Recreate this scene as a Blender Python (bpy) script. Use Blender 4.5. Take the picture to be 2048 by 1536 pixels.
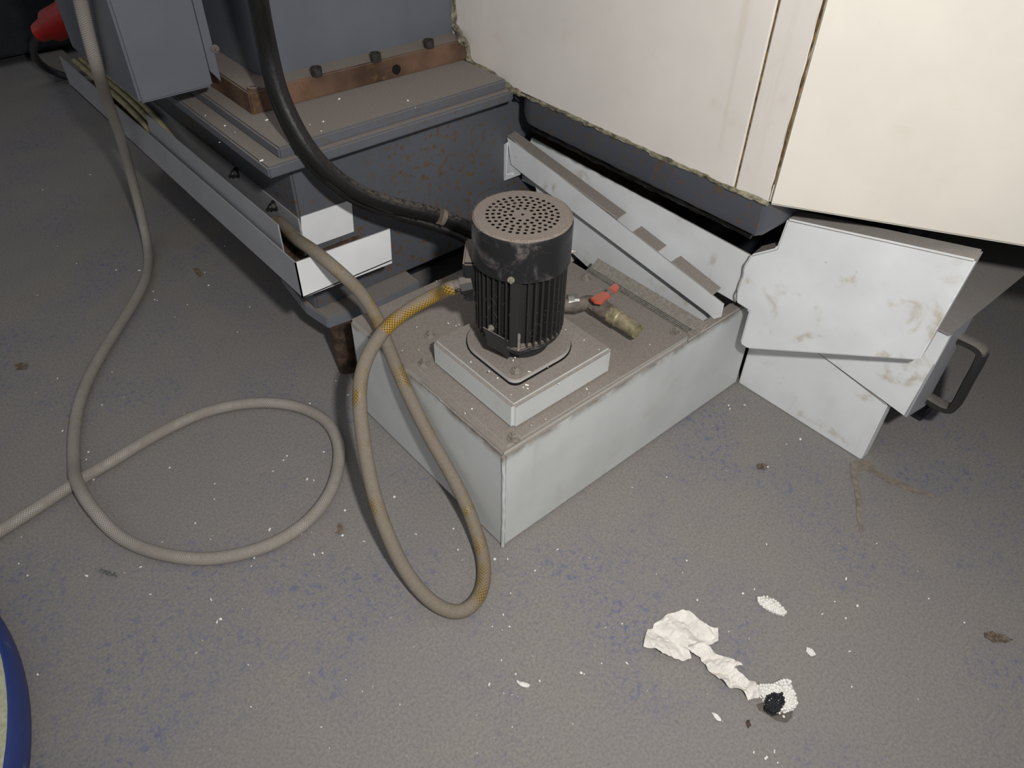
import bpy, bmesh, math, random
from mathutils import Vector, Matrix, noise
random.seed(7)
for o in list(bpy.data.objects):
    bpy.data.objects.remove(o)
S = bpy.context.scene
COL = S.collection
V = Vector

# ------------------------------------------------------------------ camera, light, exposure
FPX = 1501.55                                   # focal length in pixels of a 2048 px wide frame
CAM = V((-0.46415, -0.53577, 1.0))
pit, rol, yaw = math.radians(42.3723), math.radians(1.32208), math.radians(48.35898)
FW = V((math.cos(yaw) * math.cos(pit), math.sin(yaw) * math.cos(pit), -math.sin(pit)))
_r = FW.cross(V((0, 0, 1))).normalized()
_u = _r.cross(FW)
RT = _r * math.cos(rol) + _u * math.sin(rol)
UP = -_r * math.sin(rol) + _u * math.cos(rol)
cam = bpy.data.cameras.new('camera')
cam.sensor_width = 36.0
cam.lens = FPX / 2048 * 36.0
cam.clip_start = 0.02
camo = bpy.data.objects.new('camera', cam)
COL.objects.link(camo)
M = Matrix((RT, UP, -FW)).transposed().to_4x4()
M.translation = CAM
camo.matrix_world = M
S.camera = camo

S.view_settings.view_transform = 'Standard'
S.view_settings.look = 'None'
S.view_settings.gamma = 1
S.view_settings.use_curve_mapping = False
S.view_settings.exposure = 0.0

W = bpy.data.worlds.new('workshop_ambient')
S.world = W
W.use_nodes = True
W.node_tree.nodes['Background'].inputs[0].default_value = (0.92, 0.95, 1.0, 1)
W.node_tree.nodes['Background'].inputs[1].default_value = 0.29

# the photographer's flash: above and to the right of the lens
AIM = V((0.30, 0.22, 0.22))
FL = CAM + RT * 0.175 + V((0, 0, 0.145))
FL = AIM + (FL - AIM) * 1.06
fl = bpy.data.lights.new('camera_flash', 'SPOT')
fl.energy = 61
fl.color = (1.0, 0.985, 0.96)
fl.spot_size = math.radians(122)
fl.spot_blend = 1.0
fl.shadow_soft_size = 0.028
flo = bpy.data.objects.new('camera_flash', fl)
COL.objects.link(flo)
flo.location = FL
flo.rotation_euler = (AIM - FL).to_track_quat('-Z', 'Y').to_euler()


# ------------------------------------------------------------------ survey: sight lines met with known planes
def ray(px, py):
    return RT * ((px - 1024) / FPX) - UP * ((py - 768) / FPX) + FW
def atz(px, py, z=0.0):
    d = ray(px, py); return CAM + d * ((z - CAM.z) / d.z)
def atx(px, py, x):
    d = ray(px, py); return CAM + d * ((x - CAM.x) / d.x)
def aty(px, py, y):
    d = ray(px, py); return CAM + d * ((y - CAM.y) / d.y)
def atp(px, py, P, n):
    d = ray(px, py); return CAM + d * (((P - CAM).dot(n)) / d.dot(n))

# ------------------------------------------------------------------ materials
def lin(c):
    return tuple((x / 12.92 if x <= .04045 else ((x + .055) / 1.055) ** 2.4) for x in (v / 255 for v in c)) + (1,)

class NT:
    def __init__(s, name):
        s.m = bpy.data.materials.new(name); s.m.use_nodes = True
        s.t = s.m.node_tree; s.b = s.t.nodes['Principled BSDF']
        s.co = s.n('ShaderNodeTexCoord').outputs['Object']
    def n(s, ty, **kw):
        nd = s.t.nodes.new(ty)
        for k, v in kw.items(): setattr(nd, k, v)
        return nd
    def put(s, inp, v):
        if isinstance(v, bpy.types.NodeSocket): s.t.links.new(v, inp)
        else: inp.default_value = v
    def noise(s, scale, detail=4, rough=.55, dist=0, co=None, stretch=None):
        nd = s.n('ShaderNodeTexNoise')
        c = co or s.co
        if stretch:
            mp = s.n('ShaderNodeMapping'); s.put(mp.inputs['Vector'], c); mp.inputs['Scale'].default_value = stretch
            c = mp.outputs[0]
        s.put(nd.inputs['Vector'], c); nd.inputs['Scale'].default_value = scale
        nd.inputs['Detail'].default_value = detail; nd.inputs['Roughness'].default_value = rough
        nd.inputs['Distortion'].default_value = dist
        return nd.outputs['Fac']
    def ramp(s, v, a, b, lo=0., hi=1.):
        nd = s.n('ShaderNodeMapRange'); nd.interpolation_type = 'SMOOTHSTEP'
        s.put(nd.inputs[0], v); nd.inputs[1].default_value = a; nd.inputs[2].default_value = b
        nd.inputs[3].default_value = lo; nd.inputs[4].default_value = hi
        return nd.outputs[0]
    def math(s, op, a, b=0.):
        nd = s.n('ShaderNodeMath', operation=op); s.put(nd.inputs[0], a); s.put(nd.inputs[1], b); return nd.outputs[0]
    def mix(s, f, a, b):
        nd = s.n('ShaderNodeMix', data_type='RGBA'); s.put(nd.inputs[0], f); s.put(nd.inputs[6], a); s.put(nd.inputs[7], b)
        return nd.outputs[2]
    def bump(s, h, strength=.2, dist=.002, norm=None):
        nd = s.n('ShaderNodeBump'); s.put(nd.inputs['Height'], h)
        nd.inputs['Strength'].default_value = strength; nd.inputs['Distance'].default_value = dist
        if norm: s.put(nd.inputs['Normal'], norm)
        return nd.outputs[0]
    def nz(s):
        g = s.n('ShaderNodeNewGeometry'); sp = s.n('ShaderNodeSeparateXYZ'); s.put(sp.inputs[0], g.outputs['True Normal'])
        return sp.outputs[2]
    def done(s, col, rough=.5, metal=0., normal=None, spec=None):
        s.put(s.b.inputs['Base Color'], col); s.put(s.b.inputs['Roughness'], rough); s.put(s.b.inputs['Metallic'], metal)
        if normal: s.put(s.b.inputs['Normal'], normal)
        if spec is not None: s.b.inputs['Specular IOR Level'].default_value = spec
        return s.m

DUST = lin((143, 134, 126))
def paint(name, col,  rough=.42, dust=0., rust=0., grime=.3, streak=0., edge=None, dustcol=DUST, metal=0., stain=0., thr=.55, spec=.35, blotch=.95, side=0.):
    """sprayed metal or plastic with real wear: settled dust on level faces, rust pits, grime specks, runs"""
    n = NT(name)
    c = n.mix(n.ramp(n.noise(9, 3), .3, .7), lin(col), lin(tuple(v * blotch for v in col)))
    r = rough
    if grime:
        g = n.ramp(n.noise(85, 6, .72), .64, .78, 0, min(1, grime * 1.6))
        g = n.math('MULTIPLY', g, n.ramp(n.noise(11, 3), .42, .66))
        c = n.mix(g, c, lin((98, 88, 72)))
        sc = n.ramp(n.noise(60, 5, .8, 1.2, stretch=(1, 1, .35)), .70, .76, 0, grime)
        c = n.mix(sc, c, lin((74, 70, 66)))
    if stain:
        st = n.math('MULTIPLY', n.ramp(n.noise(13, 5, .6, .8), .56, .74, 0, stain), n.ramp(n.noise(40, 4), .35, .6))
        c = n.mix(st, c, lin((176, 156, 118)))
    if streak:
        k = n.ramp(n.noise(26, 4, .6, stretch=(1, 1, .06)), .60, .78, 0, streak)
        c = n.mix(k, c, lin((186, 164, 130)))
    if rust:
        big = n.ramp(n.noise(5, 3), .30, .52)
        sp = n.ramp(n.noise(75, 6, .68), .525, .60)
        ru = n.math('MULTIPLY', n.math('MULTIPLY', big, sp), rust)
        c = n.mix(ru, c, n.mix(n.noise(70, 3), lin((78, 60, 42)), lin((120, 95, 60))))
    if edge:
        sx_ = n.n('ShaderNodeSeparateXYZ'); n.put(sx_.inputs[0], n.co)
        em = n.ramp(n.math('ADD', sx_.outputs[2], n.math('MULTIPLY', n.noise(48, 5, .7), .016)), edge[0] + .004, edge[1] + .010, 0, .9)
        c = n.mix(n.math('MULTIPLY', em, n.ramp(n.noise(15, 4, .6), .36, .56)), c, lin((112, 102, 90)))
    if side:
        sd_ = n.math('MULTIPLY', n.ramp(n.noise(21, 6, .7, .8), .50, .72), n.ramp(n.noise(130, 4, .7), .3, .6, .3, side))
        c = n.mix(sd_, c, lin((112, 106, 102)))
    if dust:
        up = n.ramp(n.nz(), .25, .7)
        d = n.math('MULTIPLY', up, n.ramp(n.noise(24, 5, .65), thr - .35, thr, 1 - (1 - dust) * 2 if dust > .5 else 0, dust))
        fine = n.ramp(n.noise(420, 2, .8), .3, .7)
        dc = n.mix(fine, dustcol, tuple(min(1, x * .72) for x in dustcol[:3]) + (1,))
        c = n.mix(d, c, dc)
        r = n.mix(d, (rough,) * 3 + (1,), (.95,) * 3 + (1,))
    h = n.noise(160, 4, .7)
    return n.done(c, r, metal, n.bump(h, .10, .001), spec=spec)

def floor_mat():
    n = NT('worn_painted_concrete')
    grey = n.mix(n.ramp(n.noise(3.2, 5, .6), .3, .7), lin((140, 136, 133)), lin((148, 142, 134)))
    grey = n.mix(n.ramp(n.noise(240, 3, .7), .3, .75), grey, lin((122, 117, 113)))
    area = n.ramp(n.noise(3.4, 5, .62, .4), .43, .66)
    sp = n.ramp(n.noise(95, 6, .72, .6), .50, .63)
    flake = n.ramp(n.noise(28, 5, .7, .8), .60, .68, 0, .65)
    bl = n.math('MULTIPLY', area, n.math('MAXIMUM', n.math('MULTIPLY', sp, .78), flake))
    haze = n.math('MULTIPLY', area, .12)
    bl = n.math('MAXIMUM', bl, haze)
    c = n.mix(bl, grey, n.mix(n.noise(40, 3), lin((84, 93, 136)), lin((102, 107, 132))))
    pit = n.ramp(n.noise(190, 4, .75), .66, .74, 0, .55)
    c = n.mix(n.math('MULTIPLY', pit, n.ramp(n.noise(6, 3), .4, .6)), c, lin((66, 64, 66)))
    tan = n.ramp(n.noise(6, 6, .7), .62, .76, 0, .14)
    c = n.mix(tan, c, lin((150, 132, 112)))
    fine = n.ramp(n.noise(520, 2, .6), .80, .86, 0, .8)
    c = n.mix(fine, c, lin((190, 186, 180)))
    h = n.math('ADD', n.noise(120, 5, .7), n.math('MULTIPLY', n.noise(24, 4), .6))
    return n.done(c, n.ramp(n.noise(7, 3), .3, .7, .62, .85), 0, n.bump(h, .22, .0016), spec=.25)

def plain(name, col, rough=.6, metal=0., var=.12, scale=40, bump=.15, spec=.4):
    n = NT(name)
    c = n.mix(n.ramp(n.noise(scale, 5, .65), .3, .7), lin(col), lin(tuple(v * (1 - var) for v in col)))
    return n.done(c, rough, metal, n.bump(n.noise(scale * 4, 4), bump, .001), spec=spec)

def hose_mat(name, col, dark, dustamt, pitch, rough=.5, weave=1., spec=.4, ns=26, lo=-.5, hi=.5, base=.35, dcol=((140, 130, 116), (112, 104, 94))):
    """braided hose: u runs along in metres, v around"""
    n = NT(name)
    uv = n.n('ShaderNodeUVMap').outputs[0]
    sp = n.n('ShaderNodeSeparateXYZ'); n.put(sp.inputs[0], uv)
    u = n.math('MULTIPLY', sp.outputs[0], pitch); v = n.math('MULTIPLY', sp.outputs[1], 12 * 2 * math.pi)
    a = n.math('SINE', n.math('ADD', u, v)); b = n.math('SINE', n.math('SUBTRACT', u, v))
    w = n.ramp(n.math('MAXIMUM', a, b), .55, .98, 0, weave)
    c = n.mix(w, lin(dark), lin(col))
    d = n.ramp(n.noise(ns, 5, .65), .5 - dustamt * .45, .66 - dustamt * .35, 0, .95)
    up = n.ramp(n.nz(), lo, hi, base, 1)
    d = n.math('MULTIPLY', d, up)
    c = n.mix(d, c, n.mix(n.noise(300, 2), lin(dcol[0]), lin(dcol[1])))
    r = n.mix(d, (rough,) * 3 + (1,), (.92,) * 3 + (1,))
    return n.done(c, r, 0, n.bump(n.math('ADD', w, n.noise(200, 3)), .25, .0008), spec=spec)

MT = dict(
    floor=floor_mat(),
    tank=paint('light_grey_tank_enamel', (206, 208, 206), .45, dust=.96, grime=.6, stain=.2, streak=.12, edge=(.200, .214)),
    tankbox=paint('light_grey_box_enamel', (206, 208, 206), .45, dust=.96, grime=.6, stain=.3),
    plate=paint('dusty_cover_plate', (190, 188, 182), .5, dust=1.0, grime=.3),
    white=paint('white_sheet_enamel', (230, 232, 232), .42, dust=.9, grime=.5, stain=.75),
    white_clean=paint('white_flange_enamel', (236, 237, 238), .4, dust=.75, grime=.6),
    cream=paint('cream_machine_enamel', (222, 215, 203), .45, dust=.3, grime=.14, streak=.12, stain=.10, blotch=.975),
    cream2=paint('pale_cream_machine_enamel', (224, 217, 209), .45, dust=.3, grime=.2, streak=.25, stain=.14, blotch=.975),
    bluegrey=paint('blue_grey_machine_paint', (92, 95, 102), .40, dust=.9, rust=1.0, grime=.35),
    column=paint('dull_blue_column_paint', (100, 104, 112), .34, dust=.8, grime=.8, streak=.0),
    pan=paint('dark_blue_drip_pan_paint', (82, 85, 93), .35, dust=.3, rust=.6, grime=.5),
    box=paint('grey_control_box_paint', (100, 103, 110), .42, dust=.5, grime=.15),
    step=paint('dusty_step_plate', (94, 97, 104), .5, dust=1.0, rust=.3, grime=.3),
    tray=paint('grey_tray_enamel', (158, 159, 163), .42, dust=.55, grime=.2),
    steel=paint('grey_levelling_steel', (120, 122, 128), .5, dust=.9, grime=.4),
    rustbar=paint('rusted_bar', (116, 90, 74), .85, dust=.95, grime=1.0, rust=.8, spec=.15, blotch=.6),
    black=paint('black_motor_enamel', (34, 34, 36), .4, dust=.98, grime=.5, dustcol=lin((140, 128, 118)), thr=.50, side=.75),
    blackfin=paint('black_cast_fin', (44, 43, 42), .5, dust=.9, grime=1.0),
    bolt=plain('dusty_zinc_bolt', (168, 160, 150), .55, .35, .25, 120),
    boltdark=plain('dark_socket_bolt', (70, 66, 64), .5, .4, .3, 120),
    grime=plain('black_oily_grime', (17, 14, 12), .5, 0, .5, 60, .5),
    dark=plain('dark_machine_underside', (40, 43, 48), .6, 0, .3, 20),
    caulk=plain('aged_sealant', (160, 153, 130), .8, 0, .5, 70, .8, .2),
    rustline=plain('rust_stained_sealant', (132, 104, 62), .8, 0, .5, 90, .4, .2),
    brass=plain('dusty_brass', (176, 164, 132), .5, .3, .3, 80),
    pipe=plain('dusty_brown_pipe', (130, 118, 108), .7, .1, .3, 60, .3),
    zinc=plain('zinc_nut', (186, 186, 178), .35, .7, .2, 70),
    orange=paint('orange_valve_handle', (200, 92, 66), .5, dust=.35, grime=.3),
    mesh=plain('galvanised_wire', (172, 166, 154), .5, .25, .25, 200),
    hose=hose_mat('grey_braided_hose', (200, 192, 182), (128, 122, 114), .25, 1500, .45, .8, ns=14, dcol=((158, 150, 140), (128, 121, 113))),
    cable=hose_mat('amber_braided_cable', (158, 134, 84), (100, 82, 48), .42, 1150, .32, .85, ns=16, lo=-.9, hi=.2, base=.7),
    amber=hose_mat('clean_amber_braided_cable', (200, 164, 74), (104, 76, 24), .12, 1150, .2, .9, ns=20, lo=-.2, hi=.9, base=0.),
    blackhose=hose_mat('black_rubber_hose', (34, 33, 32), (24, 23, 23), .30, 300, .38, .3, ns=120, lo=.35, hi=.95, base=0., dcol=((104, 97, 90), (80, 75, 70))),
    yellow=plain('pale_yellow_hose', (168, 158, 120), .5, 0, .2),
    cord=plain('black_power_cord', (58, 54, 58), .4, 0, .3),
    red=paint('red_plug_plastic', (180, 34, 32), .4, dust=.4, grime=.6),
    blue=None, pale=plain('pale_inset', (186, 186, 160), .6, 0, .15, 120),
    paper=plain('crumpled_tissue', (236, 230, 222), .9, 0, .07, 30, .2, .1),
    foam=plain('white_polystyrene', (244, 241, 234), .8, 0, .06, 60, .2, .2),
    foamblack=plain('black_scorched_foam', (44, 46, 50), .7, 0, .4, 150, .5),
    leaf=plain('brown_scrap', (134, 116, 98), .8, 0, .4, 150, .4),
    foil=plain('grey_foil', (140, 142, 138), .4, .4, .3, 150, .5),
    wood=plain('rusty_brown_foot', (104, 84, 70), .85, 0, .5, 40, .5, .2),
    handle=paint('dark_grey_handle', (46, 45, 44), .5, dust=.7, grime=.4),
    lid=paint('grey_sheet_lid', (150, 148, 146), .5, dust=.6, grime=.2),
    lint=plain('grey_lint', (124, 114, 102), .95, 0, .2, 100, 0, .1),
    mortar=plain('cement_smear', (146, 136, 124), .9, 0, .2, 80, .5, .2),
    stain=plain('oil_patch', (108, 101, 94), .5, 0, .2, 60, .1),
)
def scratched_blue():
    n = NT('scratched_blue_plastic')
    s = n.ramp(n.noise(26, 5, .7, stretch=(2.2, .35, 1)), .56, .72)
    c = n.mix(s, lin((44, 62, 122)), lin((112, 118, 134)))
    return n.done(c, .45, 0, n.bump(s, .1, .0006))
MT['blue'] = scratched_blue()

# ------------------------------------------------------------------ object helpers
def mesh_obj(name, bm, mat, parent=None, smooth=False, ang=40):
    me = bpy.data.meshes.new(name)
    bmesh.ops.recalc_face_normals(bm, faces=bm.faces)
    bm.to_mesh(me); bm.free()
    if smooth:
        me.shade_smooth()
        try: me.set_sharp_from_angle(angle=math.radians(ang))
        except Exception: pass
    if isinstance(mat, str): mat = MT[mat]
    me.materials.append(mat)
    o = bpy.data.objects.new(name, me); COL.objects.link(o)
    if parent is not None: attach(o, parent)
    return o
def wpos(o):
    p = o.location.copy(); q = o.parent
    while q: p += q.location; q = q.parent
    return p
def attach(o, parent):
    """the mesh is written in world metres, so the part steps back by its parent's place"""
    o.parent = parent
    o.location = -wpos(parent)
def thing(name, label, cat, loc=(0, 0, 0), group=None):
    o = bpy.data.objects.new(name, None); COL.objects.link(o)
    o.location = loc; o.empty_display_size = .02
    o['label'] = label; o['category'] = cat
    if group: o['group'] = group
    return o
def tag(o, label, cat, group=None, kind=None):
    o['label'] = label; o['category'] = cat
    if group: o['group'] = group
    if kind: o['kind'] = kind
    return o
def struct(o): o['kind'] = 'structure'; return o

def bevel(bm, w, seg=2):
    if w: bmesh.ops.bevel(bm, geom=bm.edges[:], offset=w, segments=seg, affect='EDGES', clamp_overlap=True)
def add_box(bm, x0, x1, y0, y1, z0, z1):
    vs = [bm.verts.new((x, y, z)) for x in (x0, x1) for y in (y0, y1) for z in (z0, z1)]
    for f in ((0, 1, 3, 2), (4, 6, 7, 5), (0, 4, 5, 1), (2, 3, 7, 6), (0, 2, 6, 4), (1, 5, 7, 3)):
        bm.faces.new([vs[i] for i in f])
def boxm(x0, x1, y0, y1, z0, z1, bv=.002, seg=2):
    bm = bmesh.new(); add_box(bm, x0, x1, y0, y1, z0, z1); bevel(bm, bv, seg); return bm
def prism(pts, ext, bv=0., seg=2):
    """closed outline pts (coplanar) pushed out by vector ext"""
    bm = bmesh.new(); ext = V(ext)
    a = [bm.verts.new(V(p)) for p in pts]; b = [bm.verts.new(V(p) + ext) for p in pts]
    n = len(pts)
    bm.faces.new(a); bm.faces.new(b[::-1])
    for i in range(n): bm.faces.new((a[i], a[(i + 1) % n], b[(i + 1) % n], b[i]))
    bmesh.ops.recalc_face_normals(bm, faces=bm.faces)
    bevel(bm, bv, seg); return bm
def frame(d):
    d = d.normalized(); a = V((0, 0, 1)) if abs(d.z) < .9 else V((1, 0, 0))
    s = d.cross(a).normalized(); return s, s.cross(d).normalized()
def add_cyl(bm, p, q, r0, r1=None, n=20, cap=True):
    p, q = V(p), V(q); r1 = r0 if r1 is None else r1
    s, t = frame(q - p)
    A = [bm.verts.new(p + (s * math.cos(2 * math.pi * i / n) + t * math.sin(2 * math.pi * i / n)) * r0) for i in range(n)]
    B = [bm.verts.new(q + (s * math.cos(2 * math.pi * i / n) + t * math.sin(2 * math.pi * i / n)) * r1) for i in range(n)]
    for i in range(n): bm.faces.new((A[i], A[(i + 1) % n], B[(i + 1) % n], B[i]))
    if cap: bm.faces.new(A[::-1]); bm.faces.new(B)
def lathe(profile, c, n=48):
    """profile [(r,z)] spun about the vertical through c"""
    bm = bmesh.new(); rings = []
    for r, z in profile:
        if r < 1e-6: rings.append([bm.verts.new((c[0], c[1], z))])
        else: rings.append([bm.verts.new((c[0] + r * math.cos(2 * math.pi * i / n), c[1] + r * math.sin(2 * math.pi * i / n), z)) for i in range(n)])
    for A, B in zip(rings, rings[1:]):
        for i in range(n):
            j = (i + 1) % n
            if len(A) == 1 and len(B) > 1: bm.faces.new((A[0], B[i], B[j]))
            elif len(B) == 1 and len(A) > 1: bm.faces.new((A[i], B[0], A[j]))
            elif len(A) > 1: bm.faces.new((A[i], B[i], B[j], A[j]))
    return bm
def smooth_path(pts, step=.006):
    P = [V(p) for p in pts]; P = [P[0] * 2 - P[1]] + P + [P[-1] * 2 - P[-2]]
    out = []
    for i in range(1, len(P) - 2):
        a, b, c, d = P[i - 1:i + 3]
        t0 = 0.; t1 = (b - a).length ** .5; t2 = t1 + (c - b).length ** .5; t3 = t2 + (d - c).length ** .5
        k = max(2, int((c - b).length / step))
        for j in range(k):
            t = t1 + (t2 - t1) * j / k
            A1 = a * ((t1 - t) / (t1 - t0)) + b * ((t - t0) / (t1 - t0))
            A2 = b * ((t2 - t) / (t2 - t1)) + c * ((t - t1) / (t2 - t1))
            A3 = c * ((t3 - t) / (t3 - t2)) + d * ((t - t2) / (t3 - t2))
            B1 = A1 * ((t2 - t) / (t2 - t0)) + A2 * ((t - t0) / (t2 - t0))
            B2 = A2 * ((t3 - t) / (t3 - t1)) + A3 * ((t - t1) / (t3 - t1))
            out.append(B1 * ((t2 - t) / (t2 - t1)) + B2 * ((t - t1) / (t2 - t1)))
    out.append(P[-2]); 
    for _ in range(6):
        out = [out[0]] + [(out[i - 1] + out[i] * 2 + out[i + 1]) / 4 for i in range(1, len(out) - 1)] + [out[-1]]
    return out
def tube(pts, r, n=14, step=.006, wob=0., seed=0):
    P = smooth_path(pts, step); bm = bmesh.new(); uvl = bm.loops.layers.uv.new('UVMap')
    d = (P[1] - P[0]).normalized(); s, t = frame(d); rings = []; L = [0.]
    for i, p in enumerate(P):
        d2 = (P[min(i + 1, len(P) - 1)] - P[max(i - 1, 0)]).normalized()
        q = d.rotation_difference(d2); s = q @ s; t = q @ t; d = d2
        if i: L.append(L[-1] + (p - P[i - 1]).length)
        ring = []
        for k in range(n):
            a = 2 * math.pi * k / n; dirv = s * math.cos(a) + t * math.sin(a)
            rr = r
            if wob: rr = r * (1 + wob * noise.noise(p * 55 + dirv * 1.3 + V((seed, 0, 0))))
            ring.append(bm.verts.new(p + dirv * rr))
        rings.append(ring)
    for i in range(len(rings) - 1):
        for k in range(n):
            f = bm.faces.new((rings[i][k], rings[i][(k + 1) % n], rings[i + 1][(k + 1) % n], rings[i + 1][k]))
            for lp, (uu, vv) in zip(f.loops, ((L[i], k / n), (L[i], (k + 1) / n), (L[i + 1], (k + 1) / n), (L[i + 1], k / n))):
                lp[uvl].uv = (uu, vv)
    bm.faces.new(rings[0][::-1]); bm.faces.new(rings[-1])
    return bm
def bolt_bm(p, axis, r=.008, h=.006, washer=True, socket=False):
    bm = bmesh.new(); p = V(p); a = V(axis).normalized()
    if washer: add_cyl(bm, p, p + a * .0018, r * 1.45, n=18)
    if socket:
        add_cyl(bm, p, p + a * h, r, n=20, cap=False)
        s, t = frame(a); n = 20
        O = [bm.verts.new(p + a * h + (s * math.cos(2 * math.pi * i / n) + t * math.sin(2 * math.pi * i / n)) * r) for i in range(n)]
        I = [bm.verts.new(p + a * h + (s * math.cos(2 * math.pi * i / n) + t * math.sin(2 * math.pi * i / n)) * r * .55) for i in range(n)]
        D = [bm.verts.new(p + a * h * .45 + (s * math.cos(2 * math.pi * i / n) + t * math.sin(2 * math.pi * i / n)) * r * .55) for i in range(n)]
        for i in range(n):
            j = (i + 1) % n
            bm.faces.new((O[i], O[j], I[j], I[i])); bm.faces.new((I[i], I[j], D[j], D[i]))
        bm.faces.new(D)
    else:
        add_cyl(bm, p, p + a * h, r, n=6); add_cyl(bm, p + a * h, p + a * (h + .004), r * .55, r * .45, n=12)
    return bm

# ================================================================== SETTING
bm = bmesh.new(); add_box(bm, -3.5, 4.5, -2.5, 5.0, -.05, 0)
floor = struct(mesh_obj('floor', bm, 'floor'))
sm = [(1700, 925), (1722, 920), (1738, 924), (1752, 934), (1768, 948), (1790, 958), (1830, 976), (1872, 992), (1868, 997), (1824, 984), (1780, 968), (1750, 950), (1728, 938), (1716, 944), (1718, 972), (1724, 1000), (1722, 1030), (1728, 1062), (1720, 1066), (1713, 1034), (1712, 1000), (1706, 966), (1700, 945)]
o = mesh_obj('cement_smear', prism([atz(x, y, .0006) for x, y in sm], (0, 0, .0008)), 'mortar', floor)

# ================================================================== MACHINE BASE WITH COLUMN (upper left)
BX, BY = .013, .56
mb = thing('column_machine', 'blue-grey machine base with rusty bar around its tall column', 'machine', (.3, 1.0, 0))
mesh_obj('bed', boxm(BX, .62, BY, 1.62, .14, .452, .004), 'bluegrey', mb)
mesh_obj('bed_keel', boxm(.10, .60, BY + .16, 1.6, .0, .14, .002), 'dark', mb)
mesh_obj('lower_step', boxm(-.046, .448, .503, 1.30, .450, .469, .003), 'step', mb)
mesh_obj('upper_step', boxm(-.018, .440, .515, 1.30, .469, .488, .003), 'step', mb)
br = prism([(.008, .65, .488), (.446, .638, .488), (.446, .70, .488), (.062, .70, .488), (.062, .96, .488), (.008, .96, .488)], (0, 0, .038), .0025)
bar = mesh_obj('clamping_bar', br, 'rustbar', mb)
for px, py in ((634, 150), (752, 121), (858, 94)):
    p = atz(px, py, .526)
    mesh_obj('socket_bolt', bolt_bm(p, (0, 0, 1), .0095, .013, False, True), 'boltdark', bar, True)
p = atz(507, 178, .526); mesh_obj('socket_bolt', bolt_bm(p, (0, 0, 1), .0095, .004, False, True), 'rustbar', bar, True)
bm = bmesh.new(); q = aty(793, 139, .6415); add_cyl(bm, q - V((0, .0012, 0)), q + V((0, .006, 0)), .0085, n=20)
mesh_obj('tapped_hole', bm, 'grime', bar, True)
# column with rounded near corner
cp = []
for i in range(9):
    a = math.pi + (math.pi / 2) * i / 8
    cp.append((.085 + .032 * math.cos(a), .722 + .032 * math.sin(a), .526))
cp += [(.447, .684, .526), (.447, 1.3, .526), (.053, 1.3, .526)]
mesh_obj('column', prism(cp, (0, 0, 1.2)), 'column', mb, True, 35)

# control box hanging in front of the column
cb = thing('control_box', 'plain grey steel control box hanging beside the column', 'box', (-.08, .87, .52))
mesh_obj('housing', boxm(-.140, -.020, .716, 1.04, .522, 1.4, .004), 'box', cb, True)
fl_ = prism([(-.018, .722, .545), (-.004, .722, .525), (-.004, .722, 1.3), (-.018, .722, 1.3)], (0, .0025, 0))
mesh_obj('side_flange', fl_, 'box', cb)
mesh_obj('flange_bolt', bolt_bm(aty(430, 97, .720), (0, -1, 0), .0042, .004, True), 'pipe', cb, True)

# grey cable tray wrapped round the base
TX, TY = -.056, .45
tr = thing('cable_tray', 'grey sheet-metal cable tray with white front flange beside the base', 'cable tray', (-.02, .8, .26))
t = .0022
mesh_obj('outer_wall', prism([(TX, TY, .262), (TX, 1.62, .268), (TX, 1.62, .335), (TX, TY, .331)], (t, 0, 0)), 'tray', tr)
mesh_obj('front_flange', prism([(TX, TY, .262), (.121, TY, .257), (.124, TY, .325), (TX, TY, .331)], (0, t, 0)), 'white_clean', tr)
mesh_obj('tray_floor', prism([(TX, TY, .262), (.121, TY, .262), (.121, BY - .002, .262), (BX - .003, BY - .002, .262), (BX - .003, 1.62, .262), (TX, 1.62, .262)], (0, 0, t)), 'wood', tr)
iw = mesh_obj('inner_wall', boxm(BX - .004, BX - .001, BY - .004, 1.62, .262, .338, 0), 'tray', tr)
mesh_obj('back_flange', prism([aty(602, 434, BY - .004), aty(703, 400, BY - .004), aty(708, 463, BY - .004), aty(605, 500, BY - .004)], (0, t, 0)), 'white_clean', tr)
a0 = atx(555, 450, -.047); a1 = atx(567, 506, -.047)
mesh_obj('divider', prism([(a0.x, a0.y, a0.z), (a1.x, a1.y, a1.z), (a1.x, a1.y - .002, .265), (-.047, 1.10, .265), (-.047, 1.06, a0.z + .002)], (t, 0, 0)), 'tray', tr)
for px, py in ((474, 345), (550, 411)):
    mesh_obj('tray_bolt', bolt_bm(atx(px, py, BX - .004), (-1, 0, 0), .007, .008, True), 'boltdark', iw, True)

# levelling foot under the base corner
lf = thing('levelling_foot', 'grey steel levelling plate on a rusty brown stub', 'machine foot', (.04, .54, 0))
mesh_obj('foot_plate', prism([atz(609, 607, .14), atz(653, 636, .14), (.13, .515, .14), (.22, .52, .14), (.22, .72, .14), (.02, .72, .14)], (0, 0, -.026), .002), 'steel', lf)
bm = bmesh.new(); add_cyl(bm, (.040, .530, 0), (.040, .530, .114), .018, .021, 18)
mesh_obj('stub', bm, 'wood', lf, True)

# yellowish hoses lying in the far end of the tray
for k, (dx, lab) in enumerate(((0, 'pale yellow hose in the tray, nearest the outer wall'), (.014, 'pale yellow hose in the tray, middle of three'), (.027, 'pale yellow hose in the tray, nearest the base'))):
    h = mesh_obj('tray_hose', tube([(-.030 + dx * .8, .93, .272), (-.036 + dx, 1.02, .295), (-.040 + dx, 1.10, .322 + .003 * k), (-.042 + dx, 1.22, .340 + .003 * k), (-.043 + dx, 1.35, .343), (-.040 + dx, 1.55, .34)], .0062, 10, .02), 'yellow', None, True)
    tag(h, lab, 'hose', 'yellow hoses in the cable tray')

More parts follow.
